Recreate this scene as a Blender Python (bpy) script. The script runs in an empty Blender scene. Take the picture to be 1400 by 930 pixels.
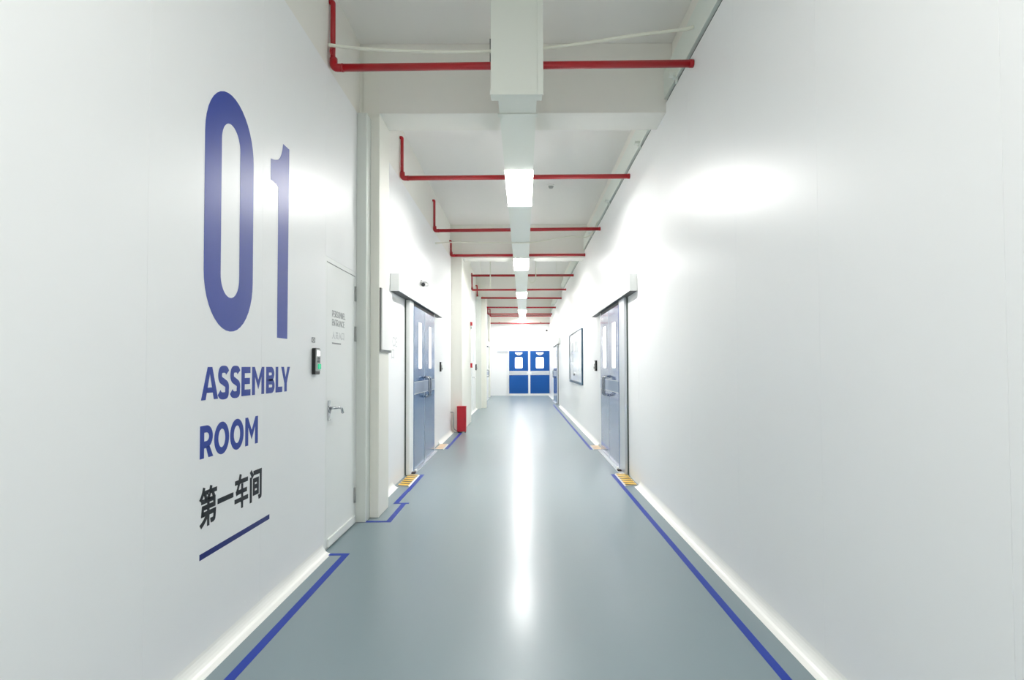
GLYPHS = {
    "A": [[16,0,201,509,276,509,463,0,395,0,287,302,264,372,232,478,245,478,213,371,191,302,85,0],[110,142,110,199,370,199,370,142]],
    "S": [[224,-9,202,-8,182,-6,162,-2,144,3,128,9,112,17,98,26,85,36,74,48,64,60,56,74,49,88,44,103,40,120,38,137,104,137,108,118,114,102,123,88,136,76,150,66,166,59,224,49,246,50,267,54,286,60,303,69,317,79,329,92,338,106,344,122,346,139,344,154,340,168,332,179,296,205,245,222,184,239,160,247,138,256,118,266,101,277,86,289,74,303,64,318,57,335,53,353,52,372,54,400,62,425,75,448,85,460,96,471,109,481,122,490,138,498,154,504,171,509,189,513,208,515,227,516,247,515,266,513,283,509,300,504,316,498,340,484,360,468,377,449,390,427,398,403,401,378,337,378,332,402,320,421,302,437,289,445,275,451,259,455,243,458,225,459,204,457,185,454,167,448,152,440,139,430,129,418,121,405,117,391,115,376,117,359,122,345,131,334,169,308,212,293,264,279,312,264,359,238,395,198,402,180,407,161,408,139,406,112,399,87,386,64,377,51,366,39,353,28,339,19,323,11,306,4,288,-2,268,-6,246,-8]],
    "E": [[60,0,60,509,372,509,372,452,125,452,125,286,355,286,355,229,125,229,125,57,375,57,375,0]],
    "M": [[60,0,60,509,152,509,277,187,287,159,299,123,311,84,322,49,307,49,318,83,330,121,342,158,352,187,476,509,568,509,568,0,504,0,504,291,504,327,505,369,506,413,507,457,513,457,498,409,482,363,467,322,456,291,342,0,286,0,170,291,159,321,145,361,129,408,112,457,119,457,120,416,121,372,122,328,122,291,122,0]],
    "B": [[60,0,60,509,241,509,261,508,280,506,298,502,314,497,329,491,350,477,367,461,381,442,390,421,396,398,398,374,397,353,393,336,387,320,356,286,315,267,315,262,331,260,347,254,363,245,378,234,391,220,402,203,411,184,416,161,418,136,416,111,410,88,400,67,386,48,368,31,344,18,328,11,311,6,291,3,270,1,247,0],[125,57,245,57,267,58,287,61,304,65,318,72,330,80,344,96,353,115,355,137,354,153,350,169,342,184,333,197,320,209,306,218,289,225,269,229,248,231,125,231],[125,285,238,285,288,296,302,304,314,314,323,326,330,340,335,355,336,372,333,393,326,412,313,429,294,442,270,449,240,452,125,452]],
    "L": [[60,0,60,509,125,509,125,57,361,57,361,0]],
    "Y": [[203,0,203,208,16,509,91,509,192,344,222,292,250,230,224,230,251,293,280,344,381,509,455,509,268,208,268,0]],
    "R": [[60,0,60,509,236,509,259,508,280,505,299,501,317,496,333,489,356,473,376,455,390,433,397,419,403,403,406,387,409,370,409,352,409,334,406,317,403,301,397,286,390,271,376,250,356,232,333,217,317,210,299,205,279,201,258,198,236,198,96,198,96,255,234,255,258,256,280,260,298,267,313,276,325,287,334,300,340,316,344,333,345,352,344,371,340,389,334,405,325,419,313,430,298,440,279,446,258,451,233,452,125,452,125,0],[353,0,230,229,303,229,428,0]],
    "O": [[267,-7,241,-6,217,-2,194,5,171,13,150,25,131,39,113,55,97,73,82,93,70,115,59,140,51,166,45,193,41,223,40,254,41,285,45,315,51,343,59,369,70,393,82,415,97,436,113,454,131,470,150,484,171,495,194,504,217,510,241,514,267,516,293,514,317,510,340,504,363,495,384,484,403,470,421,454,437,436,451,415,464,393,474,369,482,343,488,315,492,285,493,254,492,223,488,193,482,166,474,140,464,115,451,93,437,73,421,55,403,39,384,25,363,13,340,5,317,-2,293,-6],[267,53,285,54,302,57,318,61,334,68,349,76,364,86,377,98,388,112,399,127,408,144,416,163,422,183,427,205,429,229,430,254,429,279,427,303,422,325,416,346,408,365,399,382,388,397,377,411,364,423,349,433,334,441,318,447,302,452,285,455,267,456,249,455,232,452,215,447,199,441,184,433,170,422,157,411,145,397,135,381,125,364,117,345,111,325,107,303,104,279,103,254,104,229,107,205,111,183,117,163,125,144,135,127,145,112,157,98,170,86,184,76,199,68,215,61,232,57,249,54]],
    "P": [[60,0,60,509,235,509,258,508,279,505,298,501,316,495,332,487,347,478,360,468,371,456,381,444,390,430,397,415,402,399,406,383,408,365,409,348,408,330,406,313,402,296,397,280,390,265,381,251,371,239,360,227,347,216,332,207,316,199,298,193,279,189,258,187,235,186,109,186,109,242,233,242,257,244,279,248,297,256,312,266,324,279,333,294,339,310,343,328,344,348,343,367,339,385,333,402,324,416,312,428,297,439,279,446,257,451,232,452,125,452,125,0]],
    "N": [[60,0,60,509,136,509,343,183,363,151,388,107,414,55,405,54,401,108,399,157,399,195,399,509,463,509,463,0,387,0,202,290,177,331,148,381,108,452,119,454,122,384,124,328,125,291,125,0]],
    "T": [[32,452,32,509,417,509,417,452,257,452,257,0,193,0,193,452]],
    "C": [[267,-7,242,-6,217,-2,194,5,171,13,150,25,131,39,113,55,97,73,82,93,70,115,59,140,51,166,45,193,41,223,40,254,41,285,45,315,51,343,59,369,70,393,82,415,97,436,113,454,131,470,150,484,171,495,194,504,217,510,242,514,267,516,340,504,362,496,383,485,402,471,419,456,435,438,448,418,459,397,467,373,473,348,408,348,389,395,357,428,315,449,267,456,249,455,231,452,215,447,199,441,184,432,169,422,156,410,145,396,134,381,125,364,117,345,111,325,107,303,104,279,103,254,104,229,107,206,111,184,117,163,125,145,134,127,145,112,157,98,170,87,184,76,199,68,215,61,232,57,249,54,267,53,315,60,357,81,389,114,408,160,473,160,467,135,459,112,448,91,435,71,420,53,402,38,383,24,363,13,341,5,317,-2,293,-6]],
    "第": [[59,140,46,63,139,63,120,45,98,29,74,14,50,2,25,-8,42,-28,67,-17,92,-3,117,14,140,33,160,53,160,-28,186,-28,186,63,287,63,284,37,280,21,275,13,263,10,223,12,230,-13,274,-13,297,-4,302,3,306,13,309,28,312,49,315,75,316,85,186,85,186,118,304,118,304,195,46,195,46,173,160,173,160,140],[81,118,160,118,160,85,76,85],[186,173,278,173,278,140,186,140],[74,296,66,276,56,257,44,239,31,223,16,209,38,196,76,244,95,244,112,201,136,210,121,244,178,244,178,264,87,264,98,290],[209,296,203,277,195,258,186,241,175,226,162,213,186,199,216,244,240,244,267,201,290,211,269,244,332,244,332,264,225,264,235,290]],
    "一": [[15,151,15,122,336,122,336,151]],
    "车": [[59,112,97,118,178,118,178,64,21,64,21,39,178,39,178,-28,205,-28,205,39,330,39,330,64,205,64,205,118,300,118,300,143,205,143,205,196,178,196,178,143,88,143,132,218,324,218,324,243,144,243,164,288,134,296,113,243,27,243,27,218,101,218,74,167,65,154,57,144,49,139]],
    "间": [[32,215,32,-28,59,-28,59,215],[37,277,79,225,101,239,57,290],[133,103,217,103,217,56,133,56],[133,172,217,172,217,125,133,125],[109,194,109,34,242,34,242,194],[123,275,123,250,293,250,293,4,287,-2,253,-2,262,-26,307,-22,315,-17,319,-8,320,4,320,275]],
    "人": [[160,293,159,248,151,186,129,116,86,48,15,-6,36,-27,82,4,118,41,144,82,163,125,176,168,189,127,208,84,235,42,272,4,319,-25,338,-3,275,40,233,95,207,153,193,205,187,241,189,293]],
    "员": [[94,256,257,256,257,216,94,216],[67,278,67,193,286,193,286,278],[159,114,159,82,157,65,148,46,126,27,86,9,23,-8,40,-29,106,-10,149,12,173,35,185,59,187,82,187,114],[185,23,314,-29,328,-7,198,42],[54,161,54,32,81,32,81,137,272,137,272,35,300,35,300,161]],
    "入": [[103,264,117,254,129,243,140,232,150,220,160,207,143,151,121,101,93,59,58,23,14,-5,39,-26,78,2,112,35,140,75,163,120,181,172,203,129,225,85,251,44,283,6,325,-25,338,5,281,54,243,111,211,173,174,233,119,287]],
    "口": [[44,257,44,-19,72,-19,72,11,279,11,279,-18,307,-18,307,257],[72,37,72,231,279,231,279,37]],
}
import bpy, bmesh, math
from mathutils import Vector, Matrix

SC = bpy.context.scene
COL = SC.collection
PI = math.pi

# ------------------------------------------------------------------ materials
def lin(c):
    return tuple((v/255/12.92 if v/255 <= .04045 else ((v/255+.055)/1.055)**2.4) for v in c) + (1,)

def mat(name, rgb, rough=.5, metal=0., spec=.5, coat=0., coat_rough=.05, bump=0., bump_scale=60., vary=0., vary_scale=1.5, emit=0.):
    m = bpy.data.materials.new(name); m.use_nodes = True
    nt = m.node_tree; b = nt.nodes['Principled BSDF']
    b.inputs['Base Color'].default_value = lin(rgb)
    b.inputs['Roughness'].default_value = rough
    b.inputs['Metallic'].default_value = metal
    b.inputs['Specular IOR Level'].default_value = spec
    b.inputs['Coat Weight'].default_value = coat
    b.inputs['Coat Roughness'].default_value = coat_rough
    if emit:
        b.inputs['Emission Color'].default_value = (1, 1, 1, 1)
        b.inputs['Emission Strength'].default_value = emit
    if bump or vary:
        tc = nt.nodes.new('ShaderNodeTexCoord')
    if bump:
        n = nt.nodes.new('ShaderNodeTexNoise'); n.inputs['Scale'].default_value = bump_scale
        n.inputs['Detail'].default_value = 3
        bp = nt.nodes.new('ShaderNodeBump'); bp.inputs['Strength'].default_value = bump
        bp.inputs['Distance'].default_value = .01
        nt.links.new(tc.outputs['Object'], n.inputs['Vector'])
        nt.links.new(n.outputs['Fac'], bp.inputs['Height'])
        nt.links.new(bp.outputs['Normal'], b.inputs['Normal'])
        nt.links.new(bp.outputs['Normal'], b.inputs['Coat Normal'])
    if vary:
        n = nt.nodes.new('ShaderNodeTexNoise'); n.inputs['Scale'].default_value = vary_scale
        n.inputs['Detail'].default_value = 4
        r = nt.nodes.new('ShaderNodeMapRange')
        r.inputs['To Min'].default_value = max(.02, rough-vary); r.inputs['To Max'].default_value = rough+vary
        nt.links.new(tc.outputs['Object'], n.inputs['Vector'])
        nt.links.new(n.outputs['Fac'], r.inputs['Value'])
        nt.links.new(r.outputs['Result'], b.inputs['Roughness'])
    return m

def stripes(name, ca, cb, freq, rough=.35):
    """diagonal hazard stripes in the object's own coordinates"""
    m = bpy.data.materials.new(name); m.use_nodes = True
    nt = m.node_tree; b = nt.nodes['Principled BSDF']; b.inputs['Roughness'].default_value = rough
    tc = nt.nodes.new('ShaderNodeTexCoord'); sp = nt.nodes.new('ShaderNodeSeparateXYZ')
    a = nt.nodes.new('ShaderNodeMath'); a.operation = 'MULTIPLY_ADD'; a.inputs[1].default_value = .35
    f = nt.nodes.new('ShaderNodeMath'); f.operation = 'MULTIPLY'; f.inputs[1].default_value = freq
    fr = nt.nodes.new('ShaderNodeMath'); fr.operation = 'FRACT'
    gt = nt.nodes.new('ShaderNodeMath'); gt.operation = 'GREATER_THAN'; gt.inputs[1].default_value = .42
    mx = nt.nodes.new('ShaderNodeMix'); mx.data_type = 'RGBA'
    mx.inputs[6].default_value = lin(ca); mx.inputs[7].default_value = lin(cb)
    L = nt.links.new
    L(tc.outputs['Object'], sp.inputs[0]); L(sp.outputs['X'], a.inputs[0]); L(sp.outputs['Y'], a.inputs[2])
    L(a.outputs[0], f.inputs[0]); L(f.outputs[0], fr.inputs[0]); L(fr.outputs[0], gt.inputs[0])
    L(gt.outputs[0], mx.inputs[0]); L(mx.outputs[2], b.inputs['Base Color'])
    return m

M = dict(
    wall=mat('white_wall_panel', (237, 238, 238), .36, spec=.34, bump=.012, bump_scale=9),
    plaster=mat('cream_plaster', (234, 232, 225), .75, spec=.3, bump=.05, bump_scale=120),
    ceil=mat('ceiling_paint', (238, 236, 232), .8, spec=.3),
    pillar=mat('pillar_paint', (232, 231, 222), .5, spec=.4),
    trim_grey=mat('trim_grey', (212, 216, 210), .5, spec=.4),
    cove=mat('white_cove', (242, 242, 238), .35),
    floor=mat('grey_epoxy', (119, 137, 143), .42, spec=.5, coat=.42, coat_rough=.21, bump=.03, bump_scale=14, vary_scale=1.3),
    tape=mat('blue_tape', (0, 50, 156), .45, spec=.3),
    blue=mat('blue_lettering', (28, 58, 152), .38, spec=.4),
    navy=mat('navy_bar', (20, 36, 112), .4, spec=.35),
    black=mat('black_lettering', (14, 20, 26), .4, spec=.35),
    grey_text=mat('grey_lettering', (138, 140, 142), .4),
    pale_text=mat('pale_grey_lettering', (185, 187, 188), .4),
    edge=mat('shaded_edge_grey', (140, 141, 140), .5),
    red=mat('red_pipe_paint', (172, 12, 26), .28, coat=.3),
    redbox=mat('red_box_paint', (186, 20, 40), .35),
    trunk=mat('trunk_white', (226, 229, 220), .4),
    tray=mat('tray_white', (222, 228, 220), .4),
    seal_shade=mat('dark_seal_and_shade', (62, 74, 68), .7),
    doorwhite=mat('door_white', (234, 236, 234), .32),
    sash=mat('door_blue', (16, 84, 134), .18, spec=.45),
    sash_reflect=mat('door_blue_reflecting', (74, 100, 150), .17, coat=.5, coat_rough=.06),  # same door blue, lightened to paint in its reflections
    band=mat('band_steel', (150, 165, 188), .3, metal=.6),
    chrome=mat('dark_chrome', (165, 169, 174), .08, metal=1),
    endblue=mat('panel_blue', (0, 80, 156), .45, spec=.35),
    alu=mat('brushed_aluminium', (205, 209, 214), .3, metal=.7),
    steel=mat('polished_steel', (190, 192, 196), .12, metal=1),
    dark=mat('dark_metal_and_shade', (52, 56, 60), .45, metal=.3),
    plastic=mat('black_plastic', (22, 24, 25), .3),
    silver=mat('silver_plastic', (168, 170, 168), .35, metal=.3),
    pane=mat('lit_window_pane', (248, 250, 250), .1, emit=.55),
    screen=mat('reader_screen', (215, 222, 222), .15, emit=.35),
    white=mat('white_plastic', (240, 240, 238), .35),
    paper=mat('printed_board', (240, 243, 245), .2),
    print=mat('printed_grey', (205, 211, 216), .3),
    frame=mat('teal_frame', (24, 70, 96), .35),
    cable=mat('white_cable', (226, 226, 212), .5),
    rubber=mat('brown_rubber', (60, 46, 44), .7),
    hazard=stripes('hazard_stripes', (40, 36, 30), (242, 196, 60), 8.5),
    peach=stripes('pale_hazard_stripes', (176, 150, 120), (240, 205, 160), 8.5),  # paler brown and peach stripes for the far plates
)
# green glow of the fingerprint window
g = bpy.data.materials.new('green_light'); g.use_nodes = True
gb = g.node_tree.nodes['Principled BSDF']; gb.inputs['Base Color'].default_value = (.02, .4, .2, 1)
gb.inputs['Emission Color'].default_value = (.03, .8, .38, 1); gb.inputs['Emission Strength'].default_value = .12
M['green'] = g
LIGHT_STRENGTH = 16.0
g = bpy.data.materials.new('light_diffuser'); g.use_nodes = True
gb = g.node_tree.nodes['Principled BSDF']; gb.inputs['Base Color'].default_value = (.9, .9, .9, 1)
gb.inputs['Emission Color'].default_value = (1, .987, .963, 1); gb.inputs['Emission Strength'].default_value = LIGHT_STRENGTH
M['lamp'] = g

# ------------------------------------------------------------------ mesh helpers
def box(bm, x0, x1, y0, y1, z0, z1, bev=0.):
    x0, x1 = sorted((x0, x1)); y0, y1 = sorted((y0, y1)); z0, z1 = sorted((z0, z1))
    r = bmesh.ops.create_cube(bm, size=1)
    vs = r['verts']
    for v in vs:
        v.co = Vector(((x0+x1)/2+v.co.x*(x1-x0), (y0+y1)/2+v.co.y*(y1-y0), (z0+z1)/2+v.co.z*(z1-z0)))
    if bev:
        es = list({e for v in vs for e in v.link_edges})
        bmesh.ops.bevel(bm, geom=es, offset=bev, segments=2, profile=.5, affect='EDGES')
    return bm

def prism(bm, pts, axis, a, b):
    """polygon pts (2D) extruded along axis from a to b; axis x: pts=(y,z); y: pts=(x,z); z: pts=(x,y)"""
    def P(p, t):
        return {'x': (t, p[0], p[1]), 'y': (p[0], t, p[1]), 'z': (p[0], p[1], t)}[axis]
    A = [bm.verts.new(P(p, a)) for p in pts]; B = [bm.verts.new(P(p, b)) for p in pts]
    n = len(pts)
    bm.faces.new(A); bm.faces.new(B[::-1])
    for i in range(n):
        bm.faces.new((A[i], B[i], B[(i+1) % n], A[(i+1) % n]))
    bmesh.ops.recalc_face_normals(bm, faces=bm.faces[:])
    return bm

def ring(bm, out, inn, axis, a, b):
    """frame between two loops with the same number of points"""
    def P(p, t):
        return {'x': (t, p[0], p[1]), 'y': (p[0], t, p[1]), 'z': (p[0], p[1], t)}[axis]
    n = len(out)
    V = [[bm.verts.new(P(p, t)) for p in L] for L in (out, inn) for t in (a, b)]
    oa, ob, ia, ib = V
    for i in range(n):
        j = (i+1) % n
        bm.faces.new((oa[i], oa[j], ob[j], ob[i])); bm.faces.new((ia[i], ib[i], ib[j], ia[j]))
        bm.faces.new((oa[i], ia[i], ia[j], oa[j])); bm.faces.new((ob[i], ob[j], ib[j], ib[i]))
    bmesh.ops.recalc_face_normals(bm, faces=bm.faces[:])
    return bm

def rrect(u0, u1, v0, v1, r, n=5):
    pts = []
    for cx, cy, s in ((u1-r, v1-r, 0), (u0+r, v1-r, 1), (u0+r, v0+r, 2), (u1-r, v0+r, 3)):
        for k in range(n+1):
            t = (s+k/n)*PI/2
            pts.append((cx+r*math.cos(t), cy+r*math.sin(t)))
    return pts

def tube(bm, path, r, n=12, caps=True):
    path = [Vector(p) for p in path]
    rings = []; prev = None
    for i, p in enumerate(path):
        if i == 0: t = path[1]-p
        elif i == len(path)-1: t = p-path[i-1]
        else: t = (path[i+1]-p).normalized()+(p-path[i-1]).normalized()
        t.normalize()
        if prev is None:
            up = Vector((0, 0, 1)) if abs(t.z) < .9 else Vector((0, 1, 0))
            u = t.cross(up).normalized()
        else:
            u = (prev-t*prev.dot(t)).normalized()
        prev = u; w = t.cross(u)
        rings.append([bm.verts.new(p+u*(r*math.cos(2*PI*k/n))+w*(r*math.sin(2*PI*k/n))) for k in range(n)])
    for a, b in zip(rings, rings[1:]):
        for k in range(n):
            f = bm.faces.new((a[k], a[(k+1) % n], b[(k+1) % n], b[k])); f.smooth = True
    if caps:
        bm.faces.new(rings[0][::-1]); bm.faces.new(rings[-1])
    bmesh.ops.recalc_face_normals(bm, faces=bm.faces[:])
    return bm

def fillet(path, r, n=5):
    """round the corners of a polyline"""
    path = [Vector(p) for p in path]; out = [path[0]]
    for a, b, c in zip(path, path[1:], path[2:]):
        d1 = (a-b); d2 = (c-b)
        k = min(r, d1.length*.49, d2.length*.49)
        p, q = b+d1.normalized()*k, b+d2.normalized()*k
        for i in range(n+1):
            t = i/n
            out.append(p*(1-t)**2+b*2*t*(1-t)+q*t*t)
    return out+[path[-1]]

def disc(bm, c, axis, r, h, n=24, r2=None):
    """cylinder or cone frustum from point c along axis"""
    c = Vector(c); d = {'x': Vector((1, 0, 0)), 'y': Vector((0, 1, 0)), 'z': Vector((0, 0, 1))}[axis]*h
    u = {'x': Vector((0, 1, 0)), 'y': Vector((1, 0, 0)), 'z': Vector((1, 0, 0))}[axis]; w = d.normalized().cross(u)
    r2 = r if r2 is None else r2
    A = [bm.verts.new(c+u*r*math.cos(2*PI*k/n)+w*r*math.sin(2*PI*k/n)) for k in range(n)]
    B = [bm.verts.new(c+d+u*r2*math.cos(2*PI*k/n)+w*r2*math.sin(2*PI*k/n)) for k in range(n)]
    bm.faces.new(A[::-1]); bm.faces.new(B)
    for k in range(n):
        f = bm.faces.new((A[k], A[(k+1) % n], B[(k+1) % n], B[k])); f.smooth = True
    bmesh.ops.recalc_face_normals(bm, faces=bm.faces[:])
    return bm

def BM(): return bmesh.new()

def obj(name, bm, m, parent=None):
    """link a bmesh given in world coordinates as one mesh object whose origin is at its base"""
    bm.normal_update()
    xs = [v.co for v in bm.verts]
    lo = Vector([min(v[i] for v in xs) for i in range(3)]); hi = Vector([max(v[i] for v in xs) for i in range(3)])
    org = Vector(((lo.x+hi.x)/2, (lo.y+hi.y)/2, lo.z))
    for v in bm.verts: v.co -= org
    me = bpy.data.meshes.new(name); bm.to_mesh(me); bm.free()
    me.materials.append(M[m] if isinstance(m, str) else m)
    o = bpy.data.objects.new(name, me); COL.objects.link(o)
    o.location = org
    if parent is not None:
        o.parent = parent
        wp = Vector(parent.location)
        if parent.parent is not None: wp = wp+Vector(parent.parent.location)
        o.location = org-wp
    return o

def tag(o, label, cat, group=None, kind=None):
    o['label'] = label; o['category'] = cat
    if group: o['group'] = group
    if kind: o['kind'] = kind
    return o

def thing(name, loc, label, cat, group=None, kind=None):
    o = bpy.data.objects.new(name, None); COL.objects.link(o)
    o.empty_display_size = .1; o.location = loc
    return tag(o, label, cat, group, kind)

def struct(name, bm, m, label, cat):
    return tag(obj(name, bm, m), label, cat, kind='structure')

def glyph_mesh(bm, ch, offset, u0, u1, v0, v1, x, y_axis=True, depth=.0008):
    """one character as a thin solid fitted to u0..u1 (along +Y) and v0..v1 (along Z), lying on the plane X = x"""
    cu = bpy.data.curves.new('g', 'CURVE'); cu.dimensions = '2D'; cu.fill_mode = 'BOTH'
    cu.extrude = .001; cu.offset = offset
    for q in GLYPHS[ch]:
        s = cu.splines.new('POLY'); n = len(q)//2
        s.points.add(n-1); s.use_cyclic_u = True
        for i in range(n): s.points[i].co = (q[2*i]/1000, q[2*i+1]/1000, 0, 1)
    o = bpy.data.objects.new('g', cu); COL.objects.link(o)
    dg = bpy.context.evaluated_depsgraph_get()
    me = bpy.data.meshes.new_from_object(o.evaluated_get(dg))
    bpy.data.objects.remove(o); bpy.data.curves.remove(cu)
    xs = [v.co.x for v in me.vertices]; ys = [v.co.y for v in me.vertices]
    a0, a1, b0, b1 = min(xs), max(xs), min(ys), max(ys)
    vm = {}
    for v in me.vertices:
        u = u0+(v.co.x-a0)/(a1-a0)*(u1-u0); w = v0+(v.co.y-b0)/(b1-b0)*(v1-v0)
        vm[v.index] = bm.verts.new((x+(depth if v.co.z > 0 else 0.0), u, w))
    for p in me.polygons:
        try: bm.faces.new([vm[i] for i in p.vertices])
        except ValueError: pass
    bpy.data.meshes.remove(me)

def line_of_text(bm, s, offset, u0, u1, v0, v1, x, gap=.12):
    """characters of a word spread over u0..u1 in proportion to their own widths"""
    W = []
    for ch in s:
        xs = [c for q in GLYPHS[ch] for c in q[0::2]]
        W.append(max(xs)-min(xs))
    g = gap*sum(W)/len(W); tot = sum(W)+g*(len(s)-1); k = (u1-u0)/tot; u = u0
    for ch, w in zip(s, W):
        glyph_mesh(bm, ch, offset, u, u+w*k, v0, v1, x); u += (w+g)*k

def curve_pts(P, n=8):
    P = [Vector(p) for p in P]; out = []
    for i in range(len(P)-1):
        p0, p1, p2, p3 = P[max(0, i-1)], P[i], P[i+1], P[min(len(P)-1, i+2)]
        for k in range(n):
            s = k/n
            out.append(.5*((2*p1)+(p2-p0)*s+(2*p0-5*p1+4*p2-p3)*s*s+(3*p1-p0-3*p2+p3)*s**3))
    return out+[P[-1]]

# bold capitals drawn as strokes in a box w wide and 1 high
def stroke(pts, t):
    pts = [Vector(p) for p in pts]; L = []; R = []
    for i, p in enumerate(pts):
        d = (pts[min(i+1, len(pts)-1)]-pts[max(i-1, 0)]).normalized()
        n = Vector((-d.y, d.x))
        L.append(p+n*t/2); R.append(p-n*t/2)
    return [[R[i], R[i+1], L[i+1], L[i]] for i in range(len(pts)-1)]
def smooth2(P, n=7):
    return [(v.x, v.y) for v in curve_pts([(x, y, 0) for x, y in P], n)]
def arc2(cx, cy, rx, ry, a0, a1, n=14):
    return [(cx+rx*math.cos(math.radians(a0+(a1-a0)*k/n)), cy+ry*math.sin(math.radians(a0+(a1-a0)*k/n))) for k in range(n+1)]
def letter(ch, w, t=.235):
    h = t*.92
    bar = lambda a, b, c, d: [(a, c), (b, c), (b, d), (a, d)]
    mir = lambda P: [(w-x, y) for x, y in reversed(P)]
    if ch == 'L': return [bar(0, t, 0, 1), bar(t, w, 0, h)]
    if ch == 'E': return [bar(0, t, 0, 1), bar(t, w, 0, h), bar(t, w*.93, .5-h/2+.01, .5+h/2+.01), bar(t, w*.98, 1-h, 1)]
    if ch == 'M':
        q = [(0, 1), (t*.92, 1), (w/2, .50), (w/2, .19), (t*.95, .66), (t*.95, .85)]
        a = [(0, 0), (t*.95, 0), (t*.95, .66), (0, 1)]
        d = [(0, 1), (t*.95, .66), (w/2, .19), (w/2, .52), (t*.85, 1)]
        return [a, mir(a), d, mir(d)]
    if ch == 'A':
        k = t*.56
        a = [(0, 0), (t*1.06, 0), (w/2, .80), (w/2, 1), (w/2-k, 1)]
        f = lambda v: t*1.06+(w/2-t*1.06)*v/.80
        return [a, mir(a), [(f(.21)-.03, .21), (w-f(.21)+.03, .21), (w-f(.37)+.03, .37), (f(.37)-.03, .37)]]
    if ch == 'Y':
        a = [(0, 1), (t*1.1, 1), (w/2, .57), (w/2, .34), (w/2-t/2, .34)]
        return [a, mir(a), bar(w/2-t/2, w/2+t/2, 0, .34)]
    if ch == 'O':
        o = arc2(w/2, .5, w/2, .5, 0, 360, 36); i = arc2(w/2, .5, w/2-t, .5-h, 0, 360, 36)
        return [[o[k], o[k+1], i[k+1], i[k]] for k in range(36)]
    if ch == 'S':
        P = smooth2([(w-.10, .80), (w*.74, .885), (w*.5, .905), (w*.27, .875), (t*.52, .735), (w*.25, .595), (w*.52, .515), (w*.80, .42), (w-t*.52, .265), (w*.78, .125), (w*.5, .095), (w*.25, .12), (.075, .205)])
        return stroke(P, h)
    def bowl(y0, y1, x1):
        r = (y1-y0)/2; ry = r-h/2; rx = min(ry*1.1, x1-t); cx = x1-t/2-rx
        return stroke([(t, y1-h/2), (cx, y1-h/2)]+arc2(cx, (y0+y1)/2, rx, ry, 90, -90)[1:]+[(t, y0+h/2)], h)
    if ch == 'B': return [bar(0, t, 0, 1)]+bowl(.46, 1, w*.95)+bowl(0, .545, w)
    if ch == 'R': return [bar(0, t, 0, 1)]+bowl(.30, 1, w*.97)+[[(w*.46, .31), (w-t*1.18, 0), (w, 0), (w*.70, .37)]]
def bold_letter(bm, ch, u0, u1, v0, v1, x):
    k = v1-v0
    for q in letter(ch, (u1-u0)/k):
        prism(bm, [(u0+p[0]*k, v0+p[1]*k) for p in q], 'x', x, x+.0008)

# ------------------------------------------------------------------ measurements
XL, XR = -1.44, 1.33            # faces of the wall panels
YB, YE = -5.0, 27.0             # end behind the camera, far end wall
ZC = 4.3                        # ceiling
ZL, ZR = 3.6, 3.745             # tops of the wall panels

# ------------------------------------------------------------------ setting
bm = BM(); box(bm, -1.75, 1.6, YB-.2, YE+.2, -.12, 0)
struct('floor', bm, 'floor', 'glossy grey epoxy floor running the length of the corridor', 'floor')
bm = BM(); box(bm, -1.75, 1.6, YB-.2, YE+.2, ZC, ZC+.12)
struct('ceiling', bm, 'ceil', 'off-white ceiling slab above the red pipes', 'ceiling')

def panels(bm, xf, xb, cuts, z0, z1):
    """wall panels with hairline joints, over a backing that closes the joints"""
    for a, b in zip(cuts, cuts[1:]):
        box(bm, xf, xb, a+.0005, b-.0005, z0, z1, .0006)

bm = BM()
D0, D1, DT = 4.305, 5.105, 2.175          # opening of the near single door
panels(bm, XL, XL-.05, [-5, -4, -3, -1.74, -.74, .26, 1.25, 2.25, 3.25, D0], 0, ZL)
panels(bm, XL, XL-.05, [D0, D1], DT, ZL)
panels(bm, XL, XL-.05, [D1, 6.4, 7.4, 8.4, 9.4, 10.4, 11.4, 12.4, 13.4, 14.4, 15.4, 16.4, 17.4, 18.4, 19.4, 20.4, 21.4, 22.4, 23.4, 24.4, 25.4, 26.4, YE], 0, ZL)
box(bm, XL-.052, XL-.3, YB, D0, 0, ZL-.01)
box(bm, XL-.052, XL-.3, D1, YE, 0, ZL-.01)
box(bm, XL-.052, XL-.3, D0, D1, DT, ZL-.01)
struct('wall_left', bm, 'wall', 'glossy white panel wall on the left carrying the big blue lettering', 'wall')
bm = BM(); box(bm, XL-.02, XL-.3, YB, YE, ZL, ZC)
struct('wall_left_upper', bm, 'plaster', 'plain cream plaster band above the left wall panels', 'wall')
bm = BM()
panels(bm, XR, XR+.05, [-5, -4.4, -3.4, -2.4, -1.4, -.4, .6, 1.6, 2.6, 3.6, 4.6, 5.6, 6.6, 7.6, 8.6, 9.6, 10.6, 11.6, 12.6, 13.6, 14.6, 15.6, 16.6, 17.6, 18.6, 19.6, 20.6, 21.6, 22.6, 23.6, 24.6, 25.6, YE], 0, ZR)
box(bm, XR+.052, XR+.27, YB, YE, 0, ZR-.01)
struct('wall_right', bm, 'wall', 'long glossy white panel wall on the right', 'wall')
bm = BM(); box(bm, XR+.06, XR+.27, YB, YE, ZR, ZC)
struct('wall_right_upper', bm, 'plaster', 'plain cream plaster band above the right wall trunking', 'wall')
bm = BM(); box(bm, -1.75, 1.6, YE, YE+.2, 0, ZC)
struct('wall_end', bm, 'wall', 'white end wall holding the blue double doors', 'wall')
bm = BM(); box(bm, -1.75, 1.6, YB-.2, YB, 0, ZC)
struct('wall_back', bm, 'wall', 'white wall closing the corridor behind the viewer', 'wall')
bm = BM(); box(bm, XR+.012, XR+.058, YB, YE, ZR+.001, 3.775)
struct('trim_1', bm, 'seal_shade', 'dark strip painted as joint shadow along the top of the right wall panels', 'trim')  # dark strip paints the shade of the recess above the panels

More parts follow.
